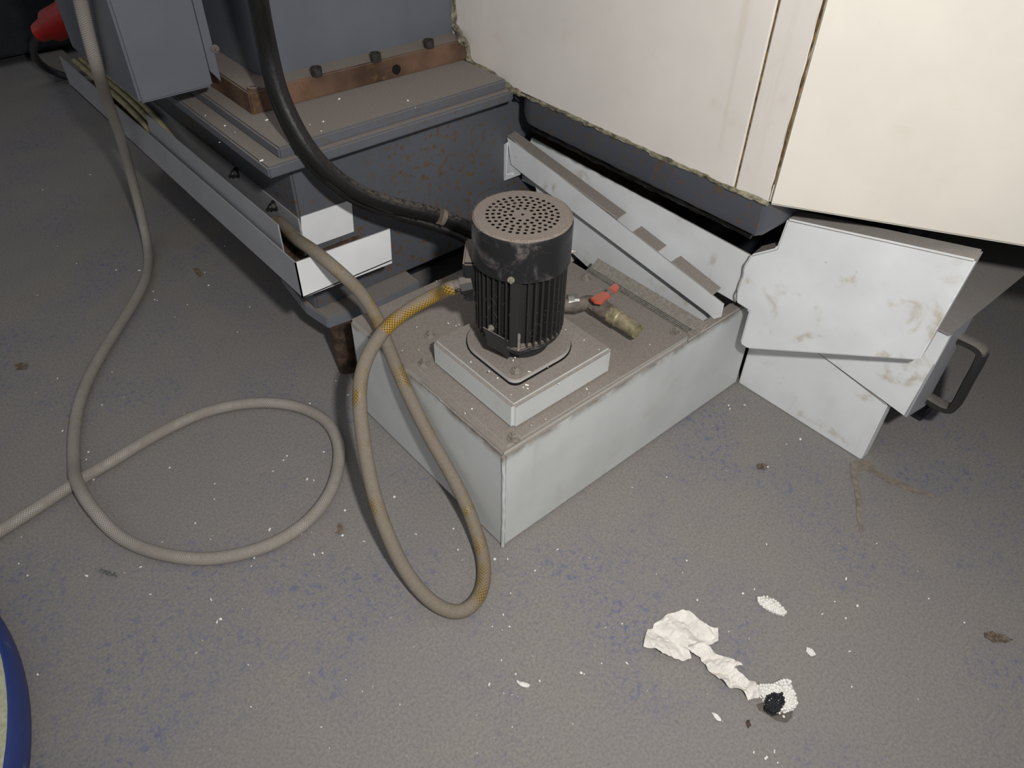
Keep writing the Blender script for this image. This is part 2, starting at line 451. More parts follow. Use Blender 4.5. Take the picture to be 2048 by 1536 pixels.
# ================================================================== CREAM ENCLOSURE (upper right)
WX = .450
D = V((.173, -.287, 0)).normalized()                 # run of the canted door
NB = V((-D.y, D.x, 0)).normalized()                  # away from the camera
if NB.dot(FW) < 0: NB = -NB
en = thing('machine_enclosure', 'cream sheet-metal machine enclosure with canted door and dark drip pan', 'machine', (.9, .2, .41))
mesh_obj('side_panel', boxm(WX, WX + .04, .0125, .95, .470, 1.5, .002), 'cream2', en)
mesh_obj('corner_strip', prism([(WX + .001, -.047, .472), (WX + .001, .0095, .472), (WX + .04, .0095, .472), (WX + .04, -.047, .472)], (0, 0, 1.03), .002), 'cream2', en)
d0 = V((WX - .0025, -.0505, .473)); d1 = d0 + D * 1.3
dr = mesh_obj('canted_door', prism([d0, d1, d1 + NB * .035, d0 + NB * .035 + D * .004], (0, 0, 1.03), .004, 3), 'cream', en, True, 50)
mesh_obj('seam_sealant', tube([(WX + .004, .011, .474), (WX + .0035, .011, .6), (WX + .004, .011, .8), (WX + .004, .011, 1.45)], .0013, 8, .01, .6, 3), 'rustline', en, True)
mesh_obj('seam_sealant', tube([(WX + .0035, -.0485, .478), (WX + .002, -.0490, .55), (WX + .0012, -.0490, .60), (WX + .003, -.0488, .68), (WX + .0012, -.0490, .75), (WX + .003, -.0485, 1.0), (WX + .003, -.0485, 1.45)], .0017, 8, .01, .7, 9), 'rustline', en, True)
# drip pan below the side panel: folded profile with rolled ends
def pan_ring(inset, z, zl):
    c = []
    for i in range(7):
        a = math.pi / 2 + (math.pi / 2) * i / 6
        c.append(V((WX + .055 + (.055 - inset) * math.cos(a) , .455 + (.055 - inset) * math.sin(a), z)))
    c.append(V((WX + inset, -.042 + inset * .6, z)))
    e = V((WX + inset, -.042 + inset * .6, z)) + V((.012, -.006, 0))
    c.append(e); c.append(V((.72, e.y, z))); c.append(V((.72, .51, z)))
    return c
bm = bmesh.new(); rings = []
for ins, z in ((0, .471), (0, .428), (.004, .416), (.016, .407), (.06, .403)):
    rings.append([bm.verts.new(p) for p in pan_ring(min(ins, .05), z, 0)])
for A, B in zip(rings, rings[1:]):
    for i in range(len(A)): bm.faces.new((A[i], A[(i + 1) % len(A)], B[(i + 1) % len(A)], B[i]))
bm.faces.new(rings[-1])
mesh_obj('drip_pan', bm, 'pan', en, True, 30)
mesh_obj('oily_lip', tube([(WX + .010, .46, .4065), (WX + .011, .3, .4055), (WX + .011, .1, .4060), (WX + .012, -.03, .407)], .0035, 8, .008, .9, 5), 'grime', en, True)
mesh_obj('underframe', boxm(.74, 1.9, -.15, 1.7, .0, .47, .002), 'dark', en)  # base body coloured dark to give the black shade under the enclosure
mesh_obj('body_shell', prism([V((WX + .05, 1.6, .475)), V((WX + .05, .0, .475)), d0 + NB * .04 + D * .08 + V((0, 0, .002)), d1 + NB * .04 + V((0, 0, .002)), (2.2, -.6, .475), (2.2, 1.6, .475)], (0, 0, 1.0)), 'dark', en)
# sealant beads
se = [aty(913, -10, .679), aty(909, 30, .679), aty(912, 52, .679), atz(925, 78, .530), atx(936, 98, WX - .002), atx(940, 122, WX - .002), atx(960, 138, WX - .003), atx(985, 152, WX - .003), atx(1012, 172, WX - .003), atx(1040, 188, WX - .003)]
mesh_obj('sealant_bead', tube(se, .0052, 10, .003, 1.3, 2), 'caulk', en, True)
se = [atx(x, y, WX - .0005) for x, y in ((1040, 188), (1075, 203), (1130, 226), (1200, 258), (1270, 290), (1330, 318), (1400, 348), (1470, 380), (1535, 408))]
mesh_obj('sealant_bead', tube(se, .0030, 10, .003, 1.3, 8), 'caulk', en, True)

# ================================================================== COOLANT TANK
TH = .217; TXL, TYL = .612, .407
tk = thing('coolant_tank', 'long light-grey steel coolant tank, dust-covered, with bolted cover plate', 'tank', (.3, .2, 0))
bm = bmesh.new(); w = .004
outer = [(0, 0), (TXL, 0), (TXL, TYL), (0, TYL)]
vb = [bm.verts.new((x, y, 0.001)) for x, y in outer]; vt = [bm.verts.new((x, y, TH)) for x, y in outer]
inn = [(.012, .010), (TXL - .012, .010), (TXL - .012, TYL - .01), (.012, TYL - .01)]
vi = [bm.verts.new((x, y, TH)) for x, y in inn]; vd = [bm.verts.new((x, y, .03)) for x, y in inn]
bm.faces.new(vb[::-1]); bm.faces.new(vd)
for i in range(4):
    j = (i + 1) % 4
    bm.faces.new((vb[i], vb[j], vt[j], vt[i])); bm.faces.new((vt[i], vt[j], vi[j], vi[i])); bm.faces.new((vi[i], vi[j], vd[j], vd[i]))
bmesh.ops.bevel(bm, geom=[e for e in bm.edges if all(v in vt or v in vb for v in e.verts)], offset=.005, segments=3, affect='EDGES')
mesh_obj('tank_body', bm, 'tank', tk, True, 50)
mesh_obj('weld_seam', tube([(-.0005, -.0005, .004), (.0003, -.0008, .1), (-.0006, -.0004, TH - .003)], .0028, 8, .004, .35, 4), 'tank', tk, True)
mesh_obj('weld_seam', tube([(0.0015, .004, TH - .0015), (.001, .10, TH - .001), (.0015, .20, TH - .0015)], .0020, 8, .004, .6, 6), 'tank', tk, True)
mesh_obj('interior_shade_block', boxm(.014, TXL - .014, .012, TYL - .012, .031, .12, 0), 'grime', tk)  # black block put in so the open tank interior looks shaded
mesh_obj('top_sheet', boxm(.004, .416, .004, TYL - .004, TH - .006, TH + .0006, 0), 'plate', tk)
cpv = mesh_obj('cover_plate', prism([(.014, .0085, TH), (.412, .0045, TH), (.412, .245, TH), (.014, .245, TH)], (0, 0, .0035), .0008), 'plate', tk)
ZP = TH + .0035
for px, py in ((1027, 876), (848, 727), (1172, 557), (1352, 666), (861, 668)):
    p = atz(px, py, ZP)
    mesh_obj('cover_bolt', bolt_bm((p.x, p.y, ZP if py != 668 else TH), (0, 0, 1), .0068, .0065, True), 'bolt', tk, True)
mbx = mesh_obj('mounting_box', boxm(.040, .242, .027, .220, ZP - .001, .268, .005, 3), 'tankbox', tk, True, 50)
# pale rim angle at the right
rim = prism([(.400, -.0015, TH + .0005), (.607, -.0015, TH + .0005), (.607, .020, TH + .0005), (.412, .012, TH + .0005)], (0, 0, .003))
mesh_obj('rim_flange', rim, 'plate', tk)
# woven mesh strip folded up along the plate's end
bm = bmesh.new()
A0, A1 = V((.4135, -.004, ZP + .0005)), V((.4135, .252, ZP + .0005))
fold = V((.012, 0, .0012)); up_ = V((.016, 0, .013))
nw = 84
for i in range(nw + 1):
    p = A0.lerp(A1, i / nw)
    for a, b in ((p, p + fold), (p + fold, p + fold + up_)): add_cyl(bm, a, b, .00055, n=4, cap=False)
for k in range(4):
    off = fold * (k / 3); add_cyl(bm, A0 + off, A1 + off, .00055, n=4, cap=False)
for k in range(1, 8):
    off = fold + up_ * (k / 7); add_cyl(bm, A0 + off, A1 + off, .0006, n=4, cap=False)
ms = mesh_obj('wire_mesh_strip', bm, 'mesh', tk); ms['kind'] = 'stuff'
bm = prism([A0 + fold + V((.001, 0, -.001)), A1 + fold + V((.001, 0, -.001)), A1 + fold + up_ + V((.001, 0, -.001)), A0 + fold + up_ + V((.001, 0, -.001))], (.0012, 0, -.0012))
mesh_obj('mesh_backing', bm, 'plate', tk)

# ================================================================== PUMP MOTOR
MC = (.138, .128)
mo = thing('pump_motor', 'black finned electric pump motor with dusty perforated fan cover', 'motor', (MC[0], MC[1], .268))
# adaptor flange: square with rounded corners, sharpest towards the front
def rsq(c, h, radii, z):
    pts = []
    for (sx, sy), r in zip(((-1, -1), (1, -1), (1, 1), (-1, 1)), radii):
        base = {(-1, -1): 180, (1, -1): 270, (1, 1): 0, (-1, 1): 90}[(sx, sy)]
        cx_, cy_ = c[0] + sx * (h - r), c[1] + sy * (h - r)
        for i in range(9):
            a = math.radians(base + 90 * i / 8); pts.append((cx_ + r * math.cos(a), cy_ + r * math.sin(a), z))
    return pts
mesh_obj('dark_gap_band', prism(rsq((MC[0], MC[1]), .0728, (.014, .053, .03, .053), .268), (0, 0, .0025)), 'grime', mo, True, 50)  # black band drawn for the shaded gap under the flange
mesh_obj('adaptor_flange', prism(rsq((MC[0], MC[1]), .0715, (.014, .052, .03, .052), .2702), (0, 0, .0068), .001), 'plate', mo, True, 50)
p = atz(1033, 743, .277); mesh_obj('flange_bolt', bolt_bm(p, (0, 0, 1), .0065, .005, True), 'bolt', mo, True)
c0 = V((MC[0], MC[1], 0)); H = V((CAM.x - MC[0], CAM.y - MC[1], 0)).normalized(); RS = V((-H.y, H.x, 0))   # RS: to the right
def mp(f, s, z): return c0 + H * f + RS * s + V((0, 0, z))
mesh_obj('shaft_housing', lathe([(.0, .277), (.046, .277), (.046, .306), (.0, .306)], MC), 'blackfin', mo, True)
# end shield with four lobes
es = []
for i in range(96):
    a = 2 * math.pi * i / 96; fa = math.atan2(H.y, H.x)
    k = max(0, math.cos(2 * ((a - fa)))) ** 14
    r = .0635 + .0085 * k
    es.append((MC[0] + r * math.cos(a), MC[1] + r * math.sin(a), .303))
mesh_obj('end_shield', prism(es, (0, 0, .010), .0015), 'black', mo, True, 40)
mesh_obj('stator_body', lathe([(0, .312), (.056, .312), (.057, .33), (.057, .435), (0, .435)], MC), 'blackfin', mo, True)
fbm = bmesh.new(); add_box(fbm, .054, .0658, -.0014, .0014, .312, .436); bevel(fbm, .0006, 1)
fme = bpy.data.meshes.new('cooling_fin'); bmesh.ops.recalc_face_normals(fbm, faces=fbm.faces); fbm.to_mesh(fme); fbm.free(); fme.materials.append(MT['blackfin'])
for i in range(40):
    f = bpy.data.objects.new('cooling_fin', fme); COL.objects.link(f); f.parent = mo
    f.location = (0, 0, -.268); f.rotation_euler = (0, 0, 2 * math.pi * i / 40 + .07)
for s in (-.0055, ):
    b = bmesh.new(); p0 = mp(.057, s - .006, .313)
    quad = [mp(.0665, s - .0085, .313), mp(.0665, s + .0065, .313), mp(.05, s + .0065, .313), mp(.05, s - .0085, .313)]
    b.free(); mesh_obj('terminal_rib', prism(quad, (0, 0, .118), .001), 'blackfin', mo)
# fan cowl: shell + perforated top
shell = [(.0665, .426), (.0692, .426), (.0692, .484), (.0682, .4885), (.0655, .4905), (.0645, .4888), (.0665, .486), (.0668, .484), (.0665, .426)]
cowl = mesh_obj('fan_cowl', lathe(shell, MC, 72), 'black', mo, True, 50)
bm = bmesh.new(); edges = []
def ring_edges(cx_, cy_, r, n, z):
    vs = [bm.verts.new((cx_ + r * math.cos(2 * math.pi * i / n), cy_ + r * math.sin(2 * math.pi * i / n), z)) for i in range(n)]
    return [bm.edges.new((vs[i], vs[(i + 1) % n])) for i in range(n)]
edges += ring_edges(MC[0], MC[1], .0658, 72, .4902)
edges += ring_edges(MC[0], MC[1], .0024, 10, .4902)
for rr_, cnt in ((.0160, 10), (.0240, 16), (.0320, 21), (.0400, 26), (.0478, 31)):
    for i in range(cnt):
        a = 2 * math.pi * (i + .5 * (cnt % 4 == 0)) / cnt
        edges += ring_edges(MC[0] + rr_ * math.cos(a), MC[1] + rr_ * math.sin(a), .0027, 9, .4902)
bmesh.ops.triangle_fill(bm, use_beauty=True, use_dissolve=False, edges=edges)
for f in bm.faces:
    if f.normal.z < 0: f.normal_flip()
r_ = bmesh.ops.extrude_face_region(bm, geom=bm.faces[:])
bmesh.ops.translate(bm, vec=(0, 0, -.0012), verts=[v for v in r_['geom'] if isinstance(v, bmesh.types.BMVert)])
mesh_obj('cowl_grille', bm, 'black', mo)
mesh_obj('fan', lathe([(0, .470), (.06, .468), (.06, .462), (0, .462)], MC, 32), 'grime', mo)
for q in (atp(1022, 562, c0 + H * .0692, H), ):
    mesh_obj('cowl_screw', bolt_bm(mp(.0680, q.dot(RS) - c0.dot(RS), .4315), H, .0034, .004, True), 'bolt', mo, True)
mesh_obj('cowl_screw', bolt_bm(mp(-.005, .068, .432), RS, .0032, .004, True), 'bolt', mo, True)
sd = (H * .8 - RS * .6).normalized()
mesh_obj('tie_bolt', bolt_bm(c0 + sd * .0655 + V((0, 0, .338)), sd, .0034, .004, True), 'bolt', mo, True)
bm = bmesh.new(); add_cyl(bm, mp(.069, 0, .308), mp(.069, 0, .340), .0022, n=8); mesh_obj('tie_rod', bm, 'bolt', mo, True)
# black guard tab below the shield
q0, q1, q2, q3 = [atp(x, y, c0 + H * .062, H) for x, y in ((966, 655), (1019, 684), (1019, 717), (975, 690))]
mesh_obj('guard_tab', prism([q0, q1, q2, q3], -H * .002), 'blackfin', mo)
# terminal box and gland at the left
tb = [mp(.012, -.062, .352), mp(-.055, -.062, .352), mp(-.055, -.082, .352), mp(.012, -.082, .352)]
mesh_obj('terminal_box', prism(tb, (0, 0, .066), .003), 'black', mo, True)
GL = atp(921, 572, c0 + H * .012, H)
gd = (-RS + H * .25 + V((0, 0, -.12))).normalized()
bm = bmesh.new(); add_cyl(bm, GL - gd * .016, GL + gd * .001, .0135, n=8); add_cyl(bm, GL, GL + gd * .010, .0108, .010, n=18)
mesh_obj('cable_gland', bm, 'handle', mo, True, 30)
# lint clinging to the cowl rim and fins
bm = bmesh.new(); rnd = random.Random(3)
def strand(p, d, L, w=.00022):
    s, t_ = frame(d); p = V(p); prev = None
    bend = (s * rnd.uniform(-1, 1) + t_ * rnd.uniform(-1, 1)) * .9
    for k in range(5):
        u_ = k / 4; c = p + d * L * u_ + bend * L * u_ * u_
        ring = [bm.verts.new(c + (s * math.cos(a) + t_ * math.sin(a)) * w) for a in (0, 2.09, 4.19)]
        if prev:
            for a in range(3): bm.faces.new((prev[a], prev[(a + 1) % 3], ring[(a + 1) % 3], ring[a]))
        prev = ring
for i in range(420):
    a = rnd.uniform(0, 6.283); v = V((math.cos(a), math.sin(a), 0))
    if rnd.random() < .5: strand(c0 + v * .0665 + V((0, 0, .4895)), (v * rnd.uniform(0, 1) + V((rnd.uniform(-1, 1), rnd.uniform(-1, 1), rnd.uniform(.1, 1)))).normalized(), rnd.uniform(.001, .0035), .00013)
    else: strand(c0 + v * .066 + V((0, 0, rnd.uniform(.32, .40))), V((rnd.uniform(-1, 1), rnd.uniform(-1, 1), rnd.uniform(-1, .6))).normalized(), rnd.uniform(.002, .007), .00012)
l = mesh_obj('lint', bm, 'lint', mo); l['kind'] = 'stuff'

# ================================================================== BALL VALVE on the cover plate
bv_ = thing('ball_valve', 'small dusty ball valve with orange wing handle on the tank lid', 'valve', (.305, .10, ZP))
VZ = .258
e0 = atz(1274, 663, VZ); e1 = atz(1216, 623, VZ); e2 = atz(1192, 607, VZ); n0 = atz(1146, 607, VZ)
vx = (e0.x + e1.x) / 2
ax = V((0, -1, 0))
e0 = V((vx, e0.y, VZ)); e1 = V((vx, e1.y, VZ)); e2 = V((vx, e2.y + .004, VZ))
nn = V((.243, .178, VZ))
bm = tube([nn, V((.268, .165, VZ)), V((.290, .148, VZ)), V((vx - .002, e2.y + .008, VZ)), e2], .0115, 16, .003)
mesh_obj('elbow_pipe', bm, 'pipe', bv_, True)
dn = V((.82, -.57, 0)).normalized()
bm = bmesh.new(); q = atz(1149, 606, VZ); add_cyl(bm, q - dn * .012, q - dn * .002, .0150, n=24); add_cyl(bm, q - dn * .002, q + dn * .006, .0165, n=6)
mesh_obj('union_nut', bm, 'zinc', bv_, True, 30)
bm = bmesh.new(); add_cyl(bm, e2 + ax * .002, e2 + ax * .010, .0165, n=6); add_cyl(bm, e2 + ax * .008, e2 + ax * .034, .0142, n=24); add_cyl(bm, e2 + ax * .034, e2 + ax * .043, .0155, n=6)
mesh_obj('valve_body', bm, 'pipe', bv_, True, 30)
bm = bmesh.new(); A_ = e2 + ax * .040; B_ = V((vx, e0.y, VZ))
n_ = 28; s_, t_ = frame(ax)
def circ(c, r): return [bm.verts.new(c + (s_ * math.cos(2 * math.pi * i / n_) + t_ * math.sin(2 * math.pi * i / n_)) * r) for i in range(n_)]
rg = [circ(A_, .0145), circ(A_ + (B_ - A_) * .30, .0145), circ(A_ + (B_ - A_) * .34, .0128), circ(B_, .0128), circ(B_, .0104), circ(B_ - ax * .02, .0100)]
for A, B in zip(rg, rg[1:]):
    for i in range(n_): bm.faces.new((A[i], A[(i + 1) % n_], B[(i + 1) % n_], B[i]))
bm.faces.new(rg[-1])
mesh_obj('hose_nipple', bm, 'brass', bv_, True, 30)
hc = V((vx, (e2 + ax * .022).y, VZ + .013))
bm = bmesh.new(); add_cyl(bm, hc, hc + V((0, 0, .012)), .0055, n=16); mesh_obj('stem', bm, 'pipe', bv_, True)
hz = VZ + .024
wing = []
for sx in (-1, 1):
    pass
w1 = [V((hc.x - .004, hc.y - .008, hz)), V((hc.x - .020, hc.y - .013, hz)), V((hc.x - .027, hc.y - .004, hz)), V((hc.x - .024, hc.y + .009, hz)), V((hc.x - .010, hc.y + .008, hz)), V((hc.x + .004, hc.y + .009, hz)), V((hc.x + .009, hc.y, hz)), V((hc.x + .004, hc.y - .009, hz))]
hd = mesh_obj('wing_handle', prism(w1, (0, 0, .006), .0012), 'orange', bv_, True)
w2 = [V((hc.x + .006, hc.y - .004, hz)), V((hc.x + .017, hc.y - .006, hz + .002)), V((hc.x + .017, hc.y + .006, hz + .002)), V((hc.x + .006, hc.y + .004, hz))]
bm = bmesh.new(); vs = [bm.verts.new(p) for p in w2]; vt_ = [bm.verts.new(p + V((0, 0, .004))) for p in w2]
bm.faces.new(vs[::-1]); bm.faces.new(vt_)
for i in range(4): bm.faces.new((vs[i], vs[(i + 1) % 4], vt_[(i + 1) % 4], vt_[i]))
mesh_obj('handle_web', bm, 'pipe', hd)
w3 = [V((hc.x + .016, hc.y - .008, hz + .002)), V((hc.x + .028, hc.y - .006, hz + .006)), V((hc.x + .030, hc.y + .005, hz + .007)), V((hc.x + .016, hc.y + .007, hz + .002))]
mesh_obj('wing_tip', prism(w3, (0, 0, .006), .001), 'orange', hd, True)

# ================================================================== WHITE SHEETS BEHIND AND BESIDE THE TANK
SX = .52
sh = thing('chip_guard', 'bent white sheet-metal guard, its wide stained end panel tilted over the tank corner', 'guard panel', (.53, .1, .18))
up_pts = [(1063, 275), (1500, 510), (1484, 537), (1483, 550), (1471, 585), (1470, 604), (1425, 578), (1330, 545), (1200, 470), (1130, 405), (1044, 361), (1045, 338)]
mesh_obj('long_sheet', prism([atx(x, y, SX) for x, y in up_pts], (.003, 0, 0)), 'white', sh)
PD = V((.15, -.989, 0)).normalized(); PN = V((-PD.y, PD.x, 0)); PN = PN if PN.dot(FW) > 0 else -PN
P0 = atx(1485, 555, SX - .006)
pp = [(1574, 438), (1953, 521), (1838, 722), (1493, 698), (1479, 688), (1497, 622), (1471, 606), (1472, 585), (1484, 550), (1485, 537), (1501, 510), (1552, 497)]
mesh_obj('end_panel', prism([atp(x, y, P0, PN) for x, y in pp], PN * .038, .003), 'white', sh, True, 30)
g = [atp(x, y, P0 - PN * .0002, PN) for x, y in ((1500, 511), (1494, 522), (1487, 530), (1484, 552), (1478, 566), (1473, 582), (1468, 590), (1471, 604))]
mesh_obj('torn_edge', tube(g, .0010, 6, .002, .5, 1), 'bolt', sh, True)
mesh_obj('bracket', boxm(SX + .004, .745, .10, .13, .30, .33, .001), 'dark', sh)
mesh_obj('bracket', boxm(.58, .745, -.14, -.11, .33, .36, .001), 'dark', sh)
# dusty ledge behind the long sheet
mesh_obj('dusty_ledge', prism([atx(1066, 279, SX + .003), atx(1330, 420, SX + .003), V((SX + .05, .25, .335)), V((SX + .085, .52, .345))], (0, 0, -.003)), 'wood', sh)

bpl = [(1062, 345), (1240, 470), (1430, 614), (1432, 660), (1400, 684), (1300, 622), (1191, 549), (1147, 508), (1100, 470)]
ls = mesh_obj('backing_plate', prism([atx(x, y, .500) for x, y in bpl], (.003, 0, 0)), 'white', None)
tag(ls, 'plain white plate standing behind the wire mesh on the tank', 'sheet metal')

# notched rail leaning across the guard
rl = thing('notched_rail', 'narrow white channel rail with notched dusty top flange leaning behind the motor', 'rail', (.48, .25, .22))
RX = .478
fr = [atx(x, y, RX) for x, y in ((1014, 272), (1030, 283), (1447, 608), (1441, 634), (1428, 638), (1415, 626), (1042, 345), (1022, 328))]
mesh_obj('rail_web', prism(fr, (.0022, 0, 0), .0), 'white', rl)
for (a, b) in (((1014, 272), (1236, 437)), ((1266, 464), (1316, 503)), ((1344, 524), (1425, 589))):
    A = atx(*a, RX); B = atx(*b, RX); w_ = V((.022, 0, .004))
    mesh_obj('top_flange', prism([A, B, B + w_, A + w_], (0, 0, -.002)), 'plate', rl)
A = atx(1014, 272, RX); 
mesh_obj('end_bracket', prism([atx(1003, 292, RX - .004), atx(1014, 285, RX - .004), atx(1012, 350, RX - .004), atx(1005, 361, RX - .004), atx(1002, 345, RX - .004)], (.003, 0, 0)), 'white', rl)
mesh_obj('end_flange', prism([atx(1005, 361, RX - .004), atx(1011, 348, RX - .004), atx(1041, 341, RX + .014), atx(1042, 347, RX + .014)], (0, 0, -.002)), 'white', rl)
mesh_obj('end_plate', prism([atx(1014, 285, RX + .006), atx(1050, 305, RX + .006), atx(1044, 346, RX + .006), atx(1012, 352, RX + .006)], (.002, 0, 0)), 'white', rl)

# lower panel standing on the floor
lp = thing('floor_panel', 'low white panel standing on the floor at the tank end, scuffed', 'panel', (.62, -.13, 0))
LX = .614
lpts = [V((LX, -.002, .0)), V((LX, -.2705, .0)), V((LX, -.2705, .137)), V((LX, -.165, .156)), V((LX, -.002, .185))]
mesh_obj('panel_face', prism(lpts, (.026, 0, 0), .002), 'white', lp, True, 30)

# handled drawer behind it
dw = thing('chip_bin', 'white steel chip bin with dark grey bow handle below the enclosure', 'bin', (.8, -.2, .11))
DX = .608
mesh_obj('front_panel', prism([V((DX, -.10, .316)), V((DX, -.3075, .316)), atx(1813, 835, DX), atx(1670, 730, DX), V((DX, -.10, .170))], (.003, 0, 0)), 'white', dw)
yb = -.3085
sf = [aty(1909, 662, yb), aty(1948, 631, yb), aty(1850, 812, yb), aty(1813, 835, yb)]
mesh_obj('side_flange', prism(sf, (0, .003, 0)), 'tray', dw)
mesh_obj('chute', prism([V((.600, -.309, .3165)), V((1.05, -.314, .3165)), V((1.05, -.152, .3165)), V((.600, -.152, .3165))], (0, 0, .002)), 'lid', dw)
h0 = aty(1920, 676, yb); h1 = aty(1858, 797, yb)
out = V((0, -.040, 0))
bmh = bmesh.new()
path = smooth_path([h0, h0 + out * .72, h0 + out * .95 + V((0, 0, -.004)), h0 + out * 1.0 + V((0, 0, -.018)), h0.lerp(h1, .5) + out, h1 + out * 1.0 + V((0, 0, .018)), h1 + out * .95 + V((0, 0, .004)), h1 + out * .72, h1], .003)
wv = V((.011, 0, 0)); prev = None
for i, p in enumerate(path):
    d_ = (path[min(i + 1, len(path) - 1)] - path[max(i - 1, 0)]).normalized(); s_ = d_.cross(V((1, 0, 0))).normalized() * .0065
    ring = [bmh.verts.new(p + a * wv + b * s_) for a, b in ((-1, -.7), (-.7, -1), (.7, -1), (1, -.7), (1, .7), (.7, 1), (-.7, 1), (-1, .7))]
    if prev:
        for k in range(8): bmh.faces.new((prev[k], prev[(k + 1) % 8], ring[(k + 1) % 8], ring[k]))
    else: bmh.faces.new(ring[::-1])
    prev = ring
bmh.faces.new(prev)
mesh_obj('bow_handle', bmh, 'handle', dw, True, 40)
mesh_obj('foot', boxm(.79, .83, -.292, -.262, .0, .035, .002), 'dark', dw)  # dark block standing in for the shadow on the floor here
mesh_obj('support', boxm(.80, .83, -.205, -.185, .0, .3165, .001), 'dark', dw)

# ================================================================== HOSES AND CABLES
pts = [V((-.158, .70, 1.7)), V((-.157, .71, 1.25)), V((-.156, .73, .90)), atx(152, -45, -.156), atx(161, 0, -.155), atx(177, 70, -.154), atx(193, 130, -.152), atz(214, 200, .425), atz(240, 272, .30), atz(262, 350, .17), atz(280, 420, .075), atz(293, 480, .022)]
r_h = .0105
for x, y in ((297, 520), (290, 560), (268, 605), (236, 655), (205, 705), (178, 755), (158, 810), (148, 870), (148, 930), (160, 975), (190, 1027), (232, 1068), (290, 1098), (350, 1113), (415, 1118), (490, 1106), (560, 1080), (620, 1038), (660, 985), (677, 930), (676, 885), (655, 845), (620, 822), (575, 809), (520, 805), (460, 812), (400, 828), (340, 855), (280, 888)):
    pts.append(atz(x, y, r_h))
gh = pts + [atz(225, 922, r_h), atz(168, 955, r_h), atz(90, 1005, r_h), atz(10, 1056, r_h), atz(-80, 1112, r_h)]
# lift the upper strand where the loop crosses itself
for i, p in enumerate(gh):
    if i in (21, 22): gh[i] = p + V((0, 0, .016)) * (1 if i == 22 else .9)
hs = mesh_obj('braided_hose', tube(gh, r_h, 14, .006), 'hose', None, True)
tag(hs, 'long grey braided hose hanging down and looping on the floor', 'hose')

CR = .0108
cable = [V((-.018, 1.02, .277)), V((-.018, .88, .278)), V((-.016, .76, .279)), V((-.013, .66, .285)), atz(553, 442, .305), atz(593, 478, .325), atz(628, 502, .340), atz(674, 540, .331), atz(722, 586, .288), atz(752, 632, .252), atz(772, 682, .234),
         atz(793, 735, .215), atz(822, 800, .180), atz(856, 868, .140), atz(896, 938, .102), atz(930, 1004, .066), atz(952, 1062, .036), atz(966, 1112, .018), atz(968, 1160, CR), atz(955, 1200, CR), atz(925, 1225, CR), atz(890, 1220, CR), atz(852, 1194, CR + .008), atz(810, 1140, .040), atz(778, 1075, .080), atz(752, 1003, .120), atz(735, 930, .158), atz(724, 860, .196), atz(719, 800, .228), atz(722, 752, .252), atz(738, 705, .272), atz(766, 664, .284)]
c2 = [atz(766, 664, .284), atz(800, 632, .305), atz(840, 606, .325), atz(880, 586, .343), GL + gd * .012, GL + gd * .002]
full = cable + c2[1:]
kk = len(cable)
mc_ = mesh_obj('pump_cable', tube(cable, CR, 14, .006), 'cable', None, True)
tag(mc_, 'thick dusty amber cable looped over the tank edge from tray to motor', 'cable')
e_ = mesh_obj('clean_end', tube([cable[-1] - (c2[1] - cable[-1]) * .02] + c2[1:], CR * .985, 14, .005), 'amber', mc_, True)
e_['label'] = 'clear amber braided end'

bh = [V((.03, .60, 1.65)), V((.0, .585, 1.2)), V((-.012, .57, .9)), atz(505, -60, .738), atz(516, 0, .700), atz(532, 80, .640), atz(556, 180, .572), atz(588, 252, .522), atz(622, 306, .482), atz(664, 350, .444), atz(722, 388, .405), atz(790, 412, .372), atz(866, 430, .338), atz(925, 452, .305), atz(985, 490, .265), V((.262, .262, .235))]
hb = mesh_obj('black_hose', tube(bh, .0140, 16, .006), 'blackhose', None, True)
tag(hb, 'thick black rubber hose hanging past the column to behind the motor', 'hose')
b2 = [V((.01, .61, 1.65)), V((-.018, .60, 1.2)), V((-.03, .58, .9))] + [atz(x, y, z) for x, y, z in ((494, -60, .728), (505, 0, .690), (521, 84, .630), (544, 186, .561), (576, 262, .511), (613, 320, .468), (655, 365, .428), (712, 403, .390), (780, 429, .356), (856, 450, .322), (915, 472, .290), (960, 500, .262))] + [V((.235, .30, .229))]
h2 = mesh_obj('thin_black_cable', tube(b2, .0070, 12, .006), 'blackhose', None, True)
tag(h2, 'thinner black cable running just under the thick black hose', 'cable')
p = atz(883, 434, .338); q_ = (atz(866, 430, .338) - atz(925, 452, .305)).normalized()
bm = tube([p - q_ * .004, p, p + q_ * .004], .0148, 12, .003, .12, 1)
tgt = mesh_obj('tape_wrap', bm, 'lint', hb, True); tgt['label'] = 'frayed beige tape wrap'

# ================================================================== FAR BACKGROUND (upper left)
fc = thing('far_cabinet', 'dark steel cabinet far back in the upper left corner', 'cabinet', (.2, 3.0, 0))
mesh_obj('cabinet_body', boxm(-.9, .75, 2.70, 3.4, .03, 1.6, .01), 'dark', fc)
mesh_obj('plinth', boxm(-.85, .70, 2.80, 3.35, .0, .03, .003), 'grime', fc)
b_ = [atz(56, 122, .02), atz(62, 120, .02), atz(72, 182, .001), atz(66, 186, .001)]
bm = boxm(.06, .17, 2.45, 2.72, .0, .018, .002)
tag(mesh_obj('floor_bracket', bm, 'steel'), 'flat dark steel bracket on the floor by the far cabinet', 'bracket')
pl = thing('power_plug', 'red power plug with black cord by the far cabinet', 'plug', tuple(atz(100, 60, .26)))
pa, pb = atz(78, 66, .27), atz(128, 38, .31)
dd = (pb - pa).normalized(); bm = bmesh.new()
add_cyl(bm, pa, pa + dd * .05, .026, .034, 16); add_cyl(bm, pa + dd * .05, pa + dd * .12, .044, .044, 16); add_cyl(bm, pa + dd * .12, pa + dd * .15, .05, .05, 16)
